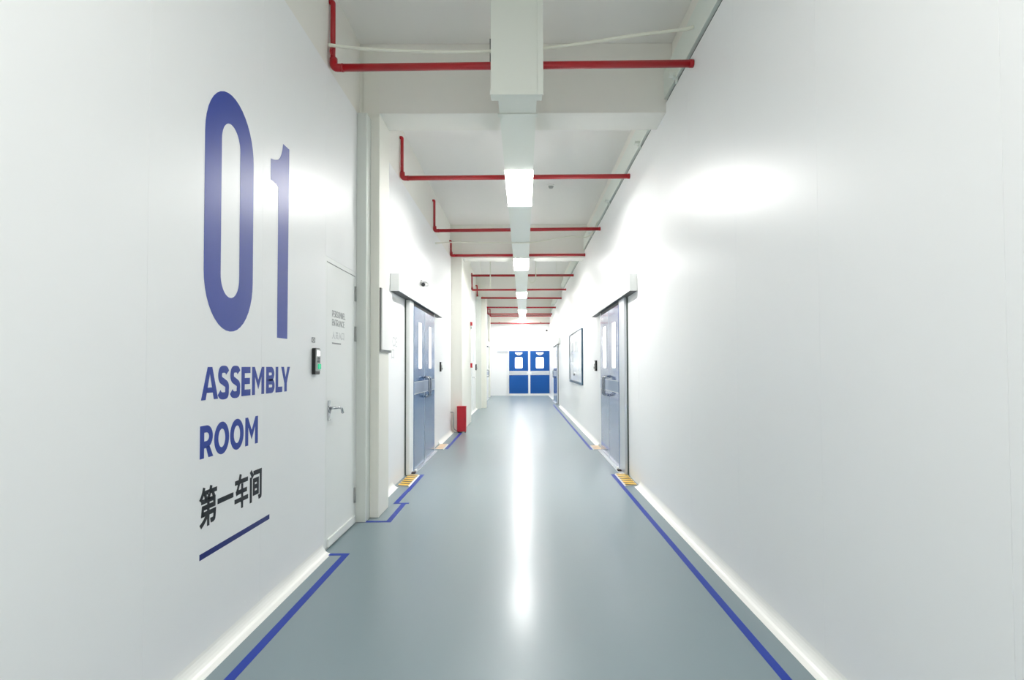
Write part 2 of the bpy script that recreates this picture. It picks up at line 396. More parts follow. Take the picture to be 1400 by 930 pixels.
# coved skirtings
def cove(bm, x, s, y0, y1, r=.066, n=7):
    pts = [(x, 0), (x, r)]
    for k in range(n+1):
        t = k/n*PI/2
        # concave quarter circle from the wall down to the floor
        pts.append((x+s*(r-r*math.cos(t)*1.0), r-r*math.sin(t)))
    q = [(x, 0)]+[(x, r)]+pts[3:-1]+[(x+s*r, 0)]
    prism(bm, q, 'y', y0, y1)
bm = BM()
for a, b in ((YB, 4.275), (5.665, 6.6), (10.2, 12.09), (14.31, 18.74), (19.41, 21.9)): cove(bm, XL, 1, a, b)
struct('baseboard_left', bm, 'cove', 'white coved skirting along the foot of the left wall', 'skirting')
bm = BM()
for a, b in ((YB, 6.58), (9.95, 19.8), (23.7, YE)): cove(bm, XR, -1, a, b)
struct('baseboard_right', bm, 'cove', 'white coved skirting along the foot of the right wall', 'skirting')

# pillars and beams
def pillar(x, y0, y1, label, z1=ZC):
    bm = BM(); box(bm, XL+.0005, x, y0, y1, 0, z1, .006)
    if z1 > ZL: box(bm, XL-.019, XL+.01, y0, y1, ZL+.001, z1)
    struct('pillar', bm, 'pillar', label, 'pillar')
pillar(-1.277, 5.27, 5.66, 'square white pillar just beyond the near single door')
pillar(-1.213, 12.1, 14.3, 'broad white boxed pillar behind the red floor cabinet')
pillar(-1.125, 19.0, 19.4, 'narrow white pillar further down the left wall')
pillar(-1.345, 25.6, 26.0, 'shallow white pillar beside the end wall')
bm = BM(); box(bm, XL+.0005, -1.354, 5.115, 5.2695, 0, ZL-.001, .003)
struct('trim_2', bm, 'trim_grey', 'grey white edge trim between single door and nearest pillar', 'trim')
bm = BM(); box(bm, XL+.0005, -1.28, 18.75, 18.9995, 0, ZL-.001, .003)
struct('trim_3', bm, 'trim_grey', 'pale edge trim in front of the narrow far pillar', 'trim')
for k, (y0, y1, z0, lab) in enumerate(((5.27, 5.66, 3.655, 'nearest concrete beam crossing the ceiling'), (12.1, 12.5, 3.6, 'second concrete beam crossing the ceiling'),
                                      (19.0, 19.4, 3.6, 'third concrete beam crossing the ceiling'), (25.6, 26.0, 3.55, 'fourth concrete beam crossing near the end wall'),
                                      (26.8, 26.999, 3.30, 'low soffit beam over the blue double doors'))):
    bm = BM(); box(bm, XL-.019, XR+.059, y0+.0005, y1-.0005, z0, ZC-.0005, .004)
    struct('beam', bm, 'plaster', 'cream '+lab, 'beam')

# ------------------------------------------------------------------ trunking down the middle of the ceiling
def tx(y): return -.020+(y-4.5)*.0045      # its slight drift across the corridor
TB, TT = 3.46, 3.51
t = thing('cable_trunk', (tx(4.3), 4.3, TB), 'white metal trunk running down the middle of the ceiling with lights set in it', 'trunking')
def trunk_piece(name, y0, y1, hw, z0, z1, parent, m='trunk'):
    bm = BM(); a, b = tx(y0), tx(y1)
    lo = [bm.verts.new(p) for p in ((a-hw, y0, z0), (a+hw, y0, z0), (b+hw, y1, z0), (b-hw, y1, z0))]
    hi = [bm.verts.new(p) for p in ((a-hw, y0, z1), (a+hw, y0, z1), (b+hw, y1, z1), (b-hw, y1, z1))]
    bm.faces.new(lo[::-1]); bm.faces.new(hi)
    for i in range(4): bm.faces.new((lo[i], lo[(i+1) % 4], hi[(i+1) % 4], hi[i]))
    return obj(name, bm, m, parent)
LIGHTS = [(6.25, 7.6), (11.4, 12.75), (16.6, 17.95), (21.8, 23.15), (25.68, 26.66)]
edges = [4.30]+[v for p in LIGHTS for v in p]
for k in range(len(LIGHTS)):
    trunk_piece('trunk_section', edges[2*k]+.002, edges[2*k+1]-.002, .152, TB, TT, t)
for y in (4.85, 7.66, 11.34, 12.81, 16.54, 18.01, 21.74, 23.21):
    trunk_piece('joint_strap', y-.03, y+.03, .166, TB-.010, TB-.0005, t)
# drop box where the trunk starts
bm = BM(); box(bm, -.212, .163, 4.2, 4.298, 3.322, ZC-.0005, .004)
rb = obj('drop_box', bm, 'trunk', t)
bm = BM(); box(bm, .128, .170, 4.186, 4.199, 3.318, ZC-.001, .002); box(bm, -.216, .1275, 4.186, 4.199, 3.318, 3.352, .002)
obj('cover_rim', bm, 'trunk', rb)
for y in (8.6, 9.9, 10.9, 14.0, 15.4, 19.8, 20.8):
    for s in (-1, 1):
        x = tx(y)+s*.14
        bm = BM(); tube(bm, [(x, y, TT), (x, y, ZC)], .005, 8); obj('hanger_rod', bm, 'alu', t)
for k, ((y0, y1), lab) in enumerate(zip(LIGHTS, ('nearest and largest bright ceiling light in the white trunk', 'second bright ceiling light from the viewer in the trunk', 'third bright ceiling light along the white trunk',
                                               'fourth bright ceiling light along the white trunk', 'farthest bright ceiling light before the end wall'))):
    L = thing('ceiling_light', (tx((y0+y1)/2), (y0+y1)/2, TB), lab, 'ceiling light', 'ceiling lights along the trunk')
    trunk_piece('light_housing', y0, y1, .156, TB+.006, TT, L, 'white')
    trunk_piece('diffuser', y0+.012, y1-.012, .148, TB-.006, TB+.0055, L, 'lamp')

# ------------------------------------------------------------------ trunking and clips along the right wall
t = thing('wall_trunking', (1.34, 10, 3.776), 'pale green white cable trunking along the top of the right wall', 'trunking')
bm = BM(); box(bm, 1.312, XR+.0595, YB+.01, 26.79, 3.776, 4.03, .004)
obj('trunking_body', bm, 'tray', t)
for y in (1.6, 3.2, 4.85, 6.35, 8.6, 10.7, 13.2, 15.7, 18.2, 20.7, 23.2):
    bm = BM(); box(bm, 1.255, 1.3115, y, y+.05, 3.79, 3.815, .003); box(bm, 1.318, 1.3295, y, y+.05, 3.735, 3.79, .002); box(bm, 1.29, 1.33, y, y+.05, 3.7765, 3.79)
    obj('clip', bm, 'tray', t)

# ------------------------------------------------------------------ red sprinkler pipes
PIPES = [  # y, left x, z left, right x, z right, top of riser or None, label
    (4.42, -1.425, 3.640, XR-.001, 3.663, 4.15, 'nearest and thickest red pipe in front of the first ceiling beam'),
    (7.03, -1.425, 3.634, XR-.001, 3.648, 4.13, 'second red pipe crossing beside the nearest ceiling light'),
    (9.65, -1.420, 3.605, XR-.001, 3.626, 4.11, 'third red pipe crossing before the second ceiling beam'),
    (11.95, -1.420, 3.628, XR-.001, 3.633, 3.93, 'fourth red pipe crossing in front of the second ceiling beam'),
    (14.6, -1.41, 3.626, XR-.001, 3.625, None, 'fifth red pipe, straight, crossing just beyond second ceiling light'),
    (17.0, -1.41, 3.582, XR-.001, 3.583, 4.06, 'sixth red pipe crossing beside the third ceiling light'),
    (18.9, -1.40, 3.569, XR-.001, 3.552, 3.97, 'seventh red pipe crossing in front of the third ceiling beam'),
    (22.0, -1.317, 3.573, XR-.001, 3.563, 3.93, 'eighth red pipe crossing beside the fourth ceiling light'),
    (24.6, -1.38, 3.557, XR-.001, 3.548, 3.85, 'ninth red pipe crossing beyond the fourth ceiling light'),
    (25.5, -1.33, 3.548, XR-.001, 3.546, 3.85, 'tenth red pipe crossing low before the fourth ceiling beam'),
    (26.769, XL+.001, 3.328, XR-.001, 3.317, None, 'farthest dark red pipe against the low end soffit'),
]
for (y, xl, zl, xr, zr, zt, lab) in PIPES:
    P = thing('sprinkler_pipe', (xl, y, zl), lab, 'pipe', 'red pipes crossing under the ceiling')
    r = .0285
    bm = BM(); tube(bm, [(xl+(.03 if zt else 0), y, zl), (xr, y, zr)], r, 16)
    obj('crossing_pipe', bm, 'red', P)
    bm = BM(); tube(bm, [(xr-.03, y, zr), (xr-.002, y, zr)], r+.002, 16); obj('wall_collar', bm, 'red', P)
    if not zt:
        for q in (-1.0, .9):
            bm = BM()
            if y < 20: box(bm, q, q+.008, y-.004, y+.004, zl+.02, ZC+.001)
            else: box(bm, q, q+.03, y-.034, y+.0345, zl+.02, zl+.05)
            obj('pipe_clamp', bm, 'red' if y > 20 else 'cable', P)
    if zt:
        bm = BM(); tube(bm, fillet([(xl, y, zl+.07), (xl, y, zl), (xl+.07, y, zl)], .030), r+.0012, 16)
        tube(bm, [(xl, y, zl+.06), (xl, y, zl+.075)], r-.003, 16)
        tube(bm, [(xl+.060, y, zl), (xl+.075, y, zl)], r+.003, 16)
        obj('elbow', bm, 'red', P)
        bm = BM(); tube(bm, fillet([(xl-.006, y, zl+.04), (xl-.006, y, zt), (XL-.018, y, zt)], .02), .0195, 14); obj('riser', bm, 'red', P)
        bm = BM(); tube(bm, fillet([(xl-.012, y-.005, zl+.15), (xl-.012, y-.035, zl+.13), (xl-.012, y-.035, zl+.10), (xl-.012, y-.005, zl+.08)], .02), .008, 8)
        obj('pipe_clamp', bm, 'red', P)
bm = BM(); tube(bm, [(-.226, 4.42, 3.682), (-.226, 4.42, 3.86)], .004, 10, True)
tag(obj('pipe_hanger', bm, 'dark'), 'short dark vertical rod on the nearest red pipe beside the trunk', 'rod')

# ------------------------------------------------------------------ loose cables
k = 4.34/4.2
bm = BM(); tube(bm, curve_pts([(x*k, 4.34, 1.35+(z-1.35)*k) for x, z in ((-1.393, 3.695), (-1.121, 3.664), (-.589, 3.64), (-.211, 3.644), (.162, 3.665), (.476, 3.701), (.85, 3.759), (1.17, 3.796))]+[(1.31, 4.34, 3.90)]), .0125, 10)
tag(obj('strung_cable', bm, 'cable'), 'pale sagging cable strung across above the nearest red pipe', 'cable')
bm = BM(); tube(bm, curve_pts([(-1.439, 9.85, 3.44), (-1.1, 9.85, 3.455), (-.6, 9.85, 3.445), (-.16, 9.85, 3.44), (.2, 9.85, 3.445), (.55, 9.85, 3.50), (.85, 9.85, 3.545), (1.16, 9.85, 3.55), (1.311, 9.85, 3.80)]), .011, 10)
tag(obj('strung_cable', bm, 'cable'), 'pale cable sagging across behind the third red pipe', 'cable')
bm = BM(); tube(bm, [(-.735, 14.2, 3.28), (-.735, 14.2, ZC)], .012, 10); disc(bm, (-.735, 14.2, 3.255), 'z', .03, .03, 14, .012)
tag(obj('drop_rod', bm, 'cable'), 'thin white rod hanging from the ceiling left of the trunk', 'rod')
bm = BM(); tube(bm, curve_pts([(.19, 14.1, 3.50), (.22, 14.1, 3.40), (.28, 14.1, 3.37), (.34, 14.1, 3.42), (.37, 14.1, 3.55), (.37, 14.1, 4.3)]), .010, 8)
tag(obj('hanging_cable', bm, 'cable'), 'small looped white cable hanging right of the trunk', 'cable')
d = thing('smoke_detector', (.5, 9.45, ZC), 'small round smoke detector on the ceiling right of the trunk', 'smoke detector')
bm = BM(); disc(bm, (.5, 9.45, ZC), 'z', .055, -.025, 24, .05); obj('detector_base', bm, 'white', d)
bm = BM(); disc(bm, (.5, 9.45, ZC-.026), 'z', .045, -.03, 24, .028); obj('sensor_head', bm, 'silver', d)

# ------------------------------------------------------------------ wall lettering
S = thing('wall_lettering', (XL, 3.0, .5), 'huge blue 01 ASSEMBLY ROOM lettering with Chinese text on the left wall', 'lettering')
X0 = XL+.0004
def stadium(u0, u1, v0, v1, n=20):
    r = (u1-u0)/2; h = r*1.12; c = (u0+u1)/2; pts = []
    for k in range(n+1):
        t = k/n*PI; pts.append((c+r*math.cos(t), v1-h+h*math.sin(t)))
    for k in range(n+1):
        t = PI+k/n*PI; pts.append((c+r*math.cos(t), v0+h+h*math.sin(t)))
    return pts
bm = BM(); ring(bm, stadium(2.648, 3.133, 1.527, 2.708), stadium(2.797, 2.984, 1.694, 2.560), 'x', X0, X0+.0008)
obj('digit', bm, 'blue', S)
bm = BM()
c1 = [(3.350, 2.556), (3.385, 2.562), (3.42, 2.573), (3.452, 2.586), (3.478, 2.606), (3.497, 2.634), (3.512, 2.668), (3.522, 2.706), (3.615, 2.706), (3.603, 1.524), (3.453, 1.524), (3.456, 2.420), (3.43, 2.431), (3.39, 2.434), (3.350, 2.434)]
prism(bm, c1, 'x', X0, X0+.0008); obj('digit', bm, 'blue', S)
bm = BM()
for ch, a, b in (('A', 2.637, 2.785), ('S', 2.783, 2.889), ('S', 2.900, 3.004), ('E', 3.017, 3.118), ('M', 3.137, 3.284), ('B', 3.309, 3.425), ('L', 3.437, 3.533), ('Y', 3.517, 3.648)):
    e = .004 if ch == 'S' else 0
    bold_letter(bm, ch, a, b, 1.201-e, 1.352+e, X0)
obj('blue_word', bm, 'blue', S)
bm = BM()
for ch, a, b in (('R', 2.632, 2.746), ('O', 2.755, 2.894), ('O', 2.905, 3.045), ('M', 3.064, 3.21)):
    e = .004 if ch == 'O' else 0
    bold_letter(bm, ch, a, b, .937-e, 1.085+e, X0)
obj('blue_word', bm, 'blue', S)
bm = BM()
for ch, a, b, v0, v1 in (('第', 2.632, 2.784, .622, .806), ('一', 2.791, 2.943, .701, .726), ('车', 2.956, 3.101, .626, .804), ('间', 3.121, 3.262, .628, .802)):
    glyph_mesh(bm, ch, .0095 if ch in '第车' else .0125, a, b, v0, v1, X0)
obj('chinese_characters', bm, 'black', S)
bm = BM(); box(bm, X0, X0+.0008, 2.638, 3.365, .484, .511); obj('underline_bar', bm, 'navy', S)

# ------------------------------------------------------------------ near single door
d = thing('door_1', (XL, (D0+D1)/2, 0), 'flush white single door marked PERSONNEL ENTRANCE on the left', 'door', kind='structure')
bm = BM(); ring(bm, [(D0+.0005, .0), (D1-.0005, .0), (D1-.0005, DT-.0005), (D0+.0005, DT-.0005)], [(D0+.035, .002), (D1-.022, .002), (D1-.022, DT-.035), (D0+.035, DT-.035)], 'x', XL-.05, XL-.001)
obj('door_frame', bm, 'doorwhite', d)
bm = BM(); box(bm, XL-.046, XL-.0015, D0+.039, D1-.026, .012, DT-.041, .003); lf = obj('door_leaf', bm, 'doorwhite', d)
bm = BM(); box(bm, XL-.001, XL+.012, D0+.06, D1-.03, .014, .075, .003); obj('bottom_rail', bm, 'doorwhite', lf)
bm = BM(); box(bm, XL-.10, XL-.051, D0+.001, D1-.001, .0005, DT-.001); obj('dark_backing', bm, 'seal_shade', d)
hd = BM(); disc(hd, (XL-.001, 4.395, 1.035), 'x', .026, .012, 20); box(hd, XL-.001, XL+.006, 4.370, 4.42, .95, 1.10, .003)
h = obj('door_handle', hd, 'steel', lf)
bm = BM(); tube(bm, fillet([(XL+.008, 4.395, 1.04), (XL+.055, 4.395, 1.045), (XL+.058, 4.52, 1.038), (XL+.052, 4.565, .995)], .03), .0105, 12)
obj('lever', bm, 'steel', lf)
for z in (1.92, 1.57, .18):
    bm = BM(); tube(bm, [(XL+.006, D1-.024, z), (XL+.006, D1-.024, z+.13)], .0075, 10); box(bm, XL-.0005, XL+.003, D1-.045, D1-.024, z, z+.13)
    obj('hinge', bm, 'silver', d)
xs = XL-.0014
bm = BM(); line_of_text(bm, 'PERSONNEL', 0, 4.465, 4.80, 1.735, 1.785, xs); line_of_text(bm, 'ENTRANCE', 0, 4.465, 4.775, 1.668, 1.718, xs)
obj('grey_words', bm, 'grey_text', lf)
bm = BM(); line_of_text(bm, '人员入口', .001, 4.468, 4.765, 1.567, 1.622, xs); obj('chinese_characters', bm, 'pale_text', lf)
bm = BM(); box(bm, xs, xs+.0008, 4.465, 4.685, 1.527, 1.538); obj('short_bar', bm, 'grey_text', lf)

# ------------------------------------------------------------------ access readers
def reader(x, s, y0, y1, z0, z1, label, green=True, th=.030):
    """wall-mounted reader; s = direction out of the wall"""
    R = thing('access_reader', (x, (y0+y1)/2, z0), label, 'access reader', 'access control readers')
    w = y1-y0; h = z1-z0
    bm = BM(); prism(bm, rrect(y0, y1, z0, z1, .012), 'x', x+s*.0005, x+s*(th*.8)); obj('reader_body', bm, 'plastic', R)
    bm = BM(); prism(bm, rrect(y0+.006, y1-.006, z0+h*.12, z1-.005, .010), 'x', x+s*th*.8, x+s*th); f = obj('front_cover', bm, 'silver', R)
    bm = BM(); prism(bm, rrect(y0+w*.2, y1-w*.2, z0+h*.70, z0+h*.90, .004), 'x', x+s*th, x+s*(th+.002)); obj('screen', bm, 'screen', f)
    bm = BM()
    for i in range(3):
        for j in range(3):
            box(bm, x+s*th, x+s*(th+.003), y0+w*(.25+.18*i), y0+w*(.37+.18*i), z0+h*(.46+.07*j), z0+h*(.50+.07*j), .001)
    obj('keypad', bm, 'dark', f)
    bm = BM(); prism(bm, rrect(y0+w*.42, y1-w*.12, z0+h*.20, z0+h*.40, .006), 'x', x+s*th, x+s*(th+.007)); obj('fingerprint_window', bm, 'green' if green else 'dark', f)
    return R
reader(XL, 1, 4.03, 4.125, 1.298, 1.482, 'black and silver access reader glowing green beside the near single door')
reader(XL, 1, 10.38, 10.50, 1.262, 1.432, 'dark access reader on left wall beyond the blue sliding door', False)
reader(XR, -1, 10.20, 10.33, 1.265, 1.450, 'dark green access reader on right wall before the framed board', False, .04)
reader(XL, 1, 18.52, 18.62, 1.23, 1.42, 'tiny dark access reader beside the far left single door', False, .05)
reader(XL, 1, 25.42, 25.52, 1.27, 1.43, 'tiny access reader on the left wall near the end wall', False, .04)
s_ = thing('small_plate', (XL, 4.055, 1.52), 'small square grey sign above the green-lit access reader', 'sign')
bm = BM(); ring(bm, rrect(4.025, 4.088, 1.520, 1.556, .002), rrect(4.038, 4.075, 1.527, 1.549, .002), 'x', XL+.0004, XL+.003); obj('plate_border', bm, 'grey_text', s_)
bm = BM(); prism(bm, rrect(4.0385, 4.0745, 1.5275, 1.5485, .002), 'x', XL+.0004, XL+.002); fc = obj('plate_face', bm, 'white', s_)
bm = BM(); box(bm, XL+.002, XL+.0026, 4.051, 4.062, 1.531, 1.545); obj('plate_mark', bm, 'dark', fc)

# ------------------------------------------------------------------ sliding double doors
def sliding(name, x, s, h0, h1, hd, j0, l0, lm, l1, label, leafm='sash', wins=(), windows=True, zt=2.19, hz=.20, plate=.055, end1=None):
    """x wall face, s out of the wall; housing h0..h1 standing out hd; jamb j0..l0; leaves l0..lm..l1"""
    D = thing(name, (x, (l0+l1)/2, 0), label, 'door', kind='structure')
    X = lambda v: x+s*v
    end1 = l1+.06 if end1 is None else end1
    bm = BM(); box(bm, X(.0005), X(hd), h0, h1, zt, zt+hz, .006); H = obj('track_cover', bm, 'doorwhite', D)
    bm = BM(); box(bm, X(.004), X(hd-.006), h0+.012, h1-.012, zt-.003, zt-.0003); obj('slot_shade', bm, 'dark', H)  # dark sheet painted for the shade under the open-bottomed cover
    bm = BM(); box(bm, X(.008), X(plate-.01), l0+.002, l1-.002, zt-.046, zt-.0035); obj('rail_shade', bm, 'dark', H)  # dark bar stands in for shade in the gap above the leaves
    bm = BM(); box(bm, X(.0005), X(plate-.004), j0, l0-.003, .012, zt-.004, .003); obj('jamb', bm, 'alu' if s < 0 else 'doorwhite', D)
    bm = BM(); box(bm, X(.0005), X(.016), j0-.012, j0-.0005, .012, zt-.004); obj('seal_strip', bm, 'seal_shade', D)
    bm = BM(); box(bm, X(.0005), X(plate-.004), l1+.003, end1, .012, zt-.004, .004); obj('end_jamb', bm, 'doorwhite', D)
    bm = BM(); box(bm, X(.035), X(.105), j0+.05, l1+.04, .0005, .011, .002); obj('floor_track', bm, 'alu', D)
    for i, (a, b) in enumerate(((l0, lm-.004), (lm+.004, l1))):
        bm = BM(); box(bm, X(.004), X(plate), a, b, .014, zt-.052, .004); lf = obj('door_leaf', bm, leafm, D)
        bm = BM(); box(bm, X(plate+.0003), X(plate+.004), a+.004, b-.004, .995, 1.150, .0015); obj('push_band', bm, 'band', lf)
        bm = BM()
        for z in (.992, 1.147): box(bm, X(plate+.0042), X(plate+.0065), a+.004, b-.004, z, z+.006)
        obj('band_edge', bm, 'cove', lf)
        if wins:
            w0, w1 = wins[i]
            bm = BM(); prism(bm, rrect(w0, w1, 1.325, 1.945, .03), 'x', X(plate+.0002), X(plate+.003)); obj('window', bm, 'pane', lf)
            bm = BM(); ring(bm, rrect(w0-.006, w1+.006, 1.319, 1.951, .035), rrect(w0+.001, w1-.001, 1.326, 1.944, .03), 'x', X(plate+.0002), X(plate+.006)); obj('window_frame', bm, 'alu', lf)
        yh = lm-.085 if i == 0 else lm+.085
        bm = BM(); tube(bm, fillet([(X(plate), yh, 1.20), (X(plate+.078), yh, 1.20), (X(plate+.078), yh, .93), (X(plate), yh, .93)], .05, 8), .014, 12)
        for z in (1.20, .93): disc(bm, (X(plate+.0005), yh, z), 'x', .02, s*.008, 16)
        obj('pull_handle', bm, 'chrome', lf)
    bm = BM(); box(bm, X(.006), X(plate+.003), lm-.0035, lm+.0035, .016, zt-.056); obj('meeting_strip', bm, 'alu', D)
    bm = BM(); box(bm, X(plate+.002), X(plate+.05), l0-.18, l0-.10, .0115, .028, .003); obj('floor_guide', bm, 'rubber', D)
    bm = BM(); disc(bm, (X(plate+.02), l0-.06, .032), 'x', .02, s*.03, 14); obj('guide_roller', bm, 'white', D)
    return D
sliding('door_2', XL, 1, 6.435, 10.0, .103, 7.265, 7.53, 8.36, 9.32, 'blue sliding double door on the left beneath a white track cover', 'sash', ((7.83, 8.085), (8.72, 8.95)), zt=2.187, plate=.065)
sliding('door_3', XR, -1, 6.64, 10.25, .09, 7.255, 7.66, 8.53, 9.39, 'blue grey sliding double door on the right before the framed board', 'sash_reflect', ((7.87, 8.18), (8.72, 9.05)), zt=2.207, plate=.05)
sliding('door_4', XR, -1, 19.75, 23.6, .07, 20.7, 20.95, 21.9, 22.9, 'farthest right sliding door with windows next to the end wall', 'sash_reflect', ((21.2, 21.65), (22.15, 22.6)), zt=2.11, plate=.05)
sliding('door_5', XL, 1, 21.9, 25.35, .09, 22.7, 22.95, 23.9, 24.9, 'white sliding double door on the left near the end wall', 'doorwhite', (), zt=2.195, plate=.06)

# far single door on the left
d = thing('door_6', (XL, 17.7, 0), 'far white single door on the left between boxed and narrow pillars', 'door', kind='structure')
bm = BM(); ring(bm, [(17.1, 0), (18.25, 0), (18.25, 2.2), (17.1, 2.2)], [(17.15, .01), (18.2, .01), (18.2, 2.15), (17.15, 2.15)], 'x', XL+.0005, XL+.02); obj('door_frame', bm, 'doorwhite', d)
bm = BM(); box(bm, XL+.0005, XL+.014, 17.16, 18.19, .012, 2.14, .003); lf = obj('door_leaf', bm, 'doorwhite', d)
bm = BM(); prism(bm, rrect(17.45, 17.9, 1.5, 1.95, .03), 'x', XL+.0145, XL+.018); obj('window', bm, 'print', lf)
bm = BM(); tube(bm, fillet([(XL+.014, 17.25, 1.03), (XL+.06, 17.25, 1.03), (XL+.06, 17.38, 1.02)], .02), .01, 10); obj('lever', bm, 'steel', lf)

# ------------------------------------------------------------------ end double door
d = thing('door_7', (.39, YE, 0), 'blue and white double doors in the end wall', 'door', kind='structure')
bm = BM(); ring(bm, [(-.595, .001), (1.325, .001), (1.325, 2.125), (-.595, 2.125)], [(-.545, .035), (1.322, .035), (1.322, 2.065), (-.545, 2.065)], 'y', YE-.05, YE-.0005); obj('door_frame', bm, 'white', d)
for (a, b, w0, w1, hx) in ((-.54, .384, -.265, .075, .31), (.390, 1.318, .70, 1.05, .46)):
    bm = BM(); box(bm, a, b, YE-.045, YE-.001, .04, 2.06, .003); lf = obj('door_leaf', bm, 'white', d)
    ia, ib = (a+.002, b-.046) if a < 0 else (a+.046, b-.002)
    bm = BM(); box(bm, ia, ib, YE-.050, YE-.0455, 1.135, 2.055, .001); obj('upper_panel', bm, 'endblue', lf)
    bm = BM(); box(bm, ia, ib, YE-.050, YE-.0455, .10, .945, .001); obj('lower_panel', bm, 'endblue', lf)
    bm = BM(); prism(bm, rrect(w0, w1, 1.255, 1.765, .05), 'y', YE-.0545, YE-.0505); obj('window', bm, 'pane', lf)
    c = (w0+w1)/2
    bm = BM(); prism(bm, [(c-.17, 2.0), (c-.17, 1.945), (c-.10, 1.88), (c-.04, 1.855), (c+.04, 1.855), (c+.10, 1.88), (c+.17, 1.945), (c+.17, 2.0)], 'y', YE-.075, YE-.0505); obj('shield_plate', bm, 'white', lf)
    bm = BM(); prism(bm, [(c-.06, 1.93), (c-.04, 1.895), (c+.04, 1.895), (c+.06, 1.93)], 'y', YE-.079, YE-.0755); obj('plate_badge', bm, 'silver', lf)
    bm = BM(); box(bm, ia, ib, YE-.058, YE-.0455, .965, 1.115, .003); obj('push_bar', bm, 'alu', lf)
    bm = BM(); box(bm, hx-.03, hx+.03, YE-.075, YE-.0585, 1.0, 1.08, .004); obj('latch', bm, 'white', lf)
bm = BM(); box(bm, -1.09, -.605, YE-.05, YE-.0005, 1.985, 2.075, .004); obj('header_rail', bm, 'alu', d)
c_ = thing('security_camera', (1.2, YE, 3.0), 'small black dome camera high on the end wall', 'camera')
bm = BM(); disc(bm, (1.2, YE+.001, 3.0), 'y', .06, -.03, 20); obj('camera_base', bm, 'white', c_)
bm = BM(); disc(bm, (1.2, YE-.031, 3.0), 'y', .045, -.04, 20, .025); obj('camera_dome', bm, 'plastic', c_)

# bullet camera over the left sliding door
c_ = thing('security_camera', (XL, 8.3, 2.50), 'white bullet camera on left wall above the blue sliding door', 'camera')
bm = BM(); disc(bm, (XL-.001, 8.42, 2.56), 'x', .04, .02, 20); tube(bm, fillet([(XL+.02, 8.42, 2.56), (XL+.07, 8.42, 2.56), (XL+.075, 8.40, 2.535)], .02), .012, 10); obj('wall_bracket', bm, 'silver', c_)
bm = BM(); tube(bm, [(XL+.076, 8.48, 2.545), (XL+.060, 8.28, 2.515)], .030, 18); bd = obj('camera_body', bm, 'white', c_)
bm = BM(); tube(bm, [(XL+.0598, 8.278, 2.5147), (XL+.0594, 8.272, 2.5138)], .027, 18); obj('lens', bm, 'plastic', bd)
bm = BM(); box(bm, XL+.028, XL+.106, 8.25, 8.46, 2.553, 2.560, .002); obj('sun_shield', bm, 'white', bd)

# ------------------------------------------------------------------ boards and signs
b_ = thing('notice_board', (-1.277, 5.485, 1.485), 'blank white raised board on the side of the nearest pillar', 'board')
bm = BM(); box(bm, -1.2765, -1.262, 5.283, 5.70, 1.485, 2.068, .003); obj('board_frame', bm, 'edge', b_)  # grey sides carry the shade on the board's edge in their colour
bm = BM(); box(bm, -1.2618, -1.252, 5.287, 5.698, 1.505, 2.064, .002); obj('board_face', bm, 'white', b_)
b_ = thing('small_lettering', (XL, 6.65, 1.5), 'faint grey lettering on left wall between nearest pillar and sliding door', 'lettering')
bm = BM(); line_of_text(bm, 'CE', 0, 6.56, 6.82, 1.58, 1.69, X0); obj('grey_words', bm, 'pale_text', b_)
bm = BM(); line_of_text(bm, '口', .002, 6.52, 6.64, 1.44, 1.545, X0); obj('chinese_character', bm, 'pale_text', b_)

b_ = thing('framed_board', (XR, 14.05, .945), 'wide framed white board with dark teal edge on right wall', 'board')
o, i = rrect(12.49, 15.62, .942, 2.165, .01), rrect(12.515, 15.595, .995, 2.15, .005)
bm = BM(); ring(bm, o, i, 'x', XR-.0005, XR-.035); obj('board_frame', bm, 'frame', b_)
bm = BM(); box(bm, XR-.0005, XR-.020, 12.51, 15.60, .99, 2.155); pp = obj('printed_sheet', bm, 'paper', b_)
for (a, b, u, v) in ((14.5, 15.2, 1.72, 1.95), (14.5, 15.2, 1.45, 1.66), (14.5, 15.2, 1.24, 1.38), (12.8, 13.2, 1.25, 1.9), (13.4, 14.3, 1.68, 1.95), (14.2, 14.5, 1.12, 1.17)):
    bm = BM(); prism(bm, rrect(a, b, u, v, .05), 'x', XR-.0205, XR-.0212); obj('printed_picture', bm, 'print', pp)

# alarm devices on the boxed pillar
XP = -1.213
a_ = thing('fire_alarm', (XP, 14.13, 2.33), 'small red fire alarm sounder high on the boxed pillar', 'alarm')
bm = BM(); disc(bm, (XP-.0015, 14.13, 2.38), 'x', .055, .05, 20, .045); obj('sounder', bm, 'redbox', a_)
bm = BM(); box(bm, XP-.0015, XP+.035, 14.09, 14.17, 2.25, 2.32, .005); obj('alarm_base', bm, 'silver', a_)
a_ = thing('call_point', (XP, 14.13, 1.33), 'small red manual call point on the boxed pillar', 'call point')
bm = BM(); box(bm, XP-.0015, XP+.045, 14.08, 14.18, 1.32, 1.43, .006); obj('call_box', bm, 'redbox', a_)
bm = BM(); box(bm, XP+.0455, XP+.05, 14.10, 14.16, 1.345, 1.405, .001); obj('press_panel', bm, 'white', a_)

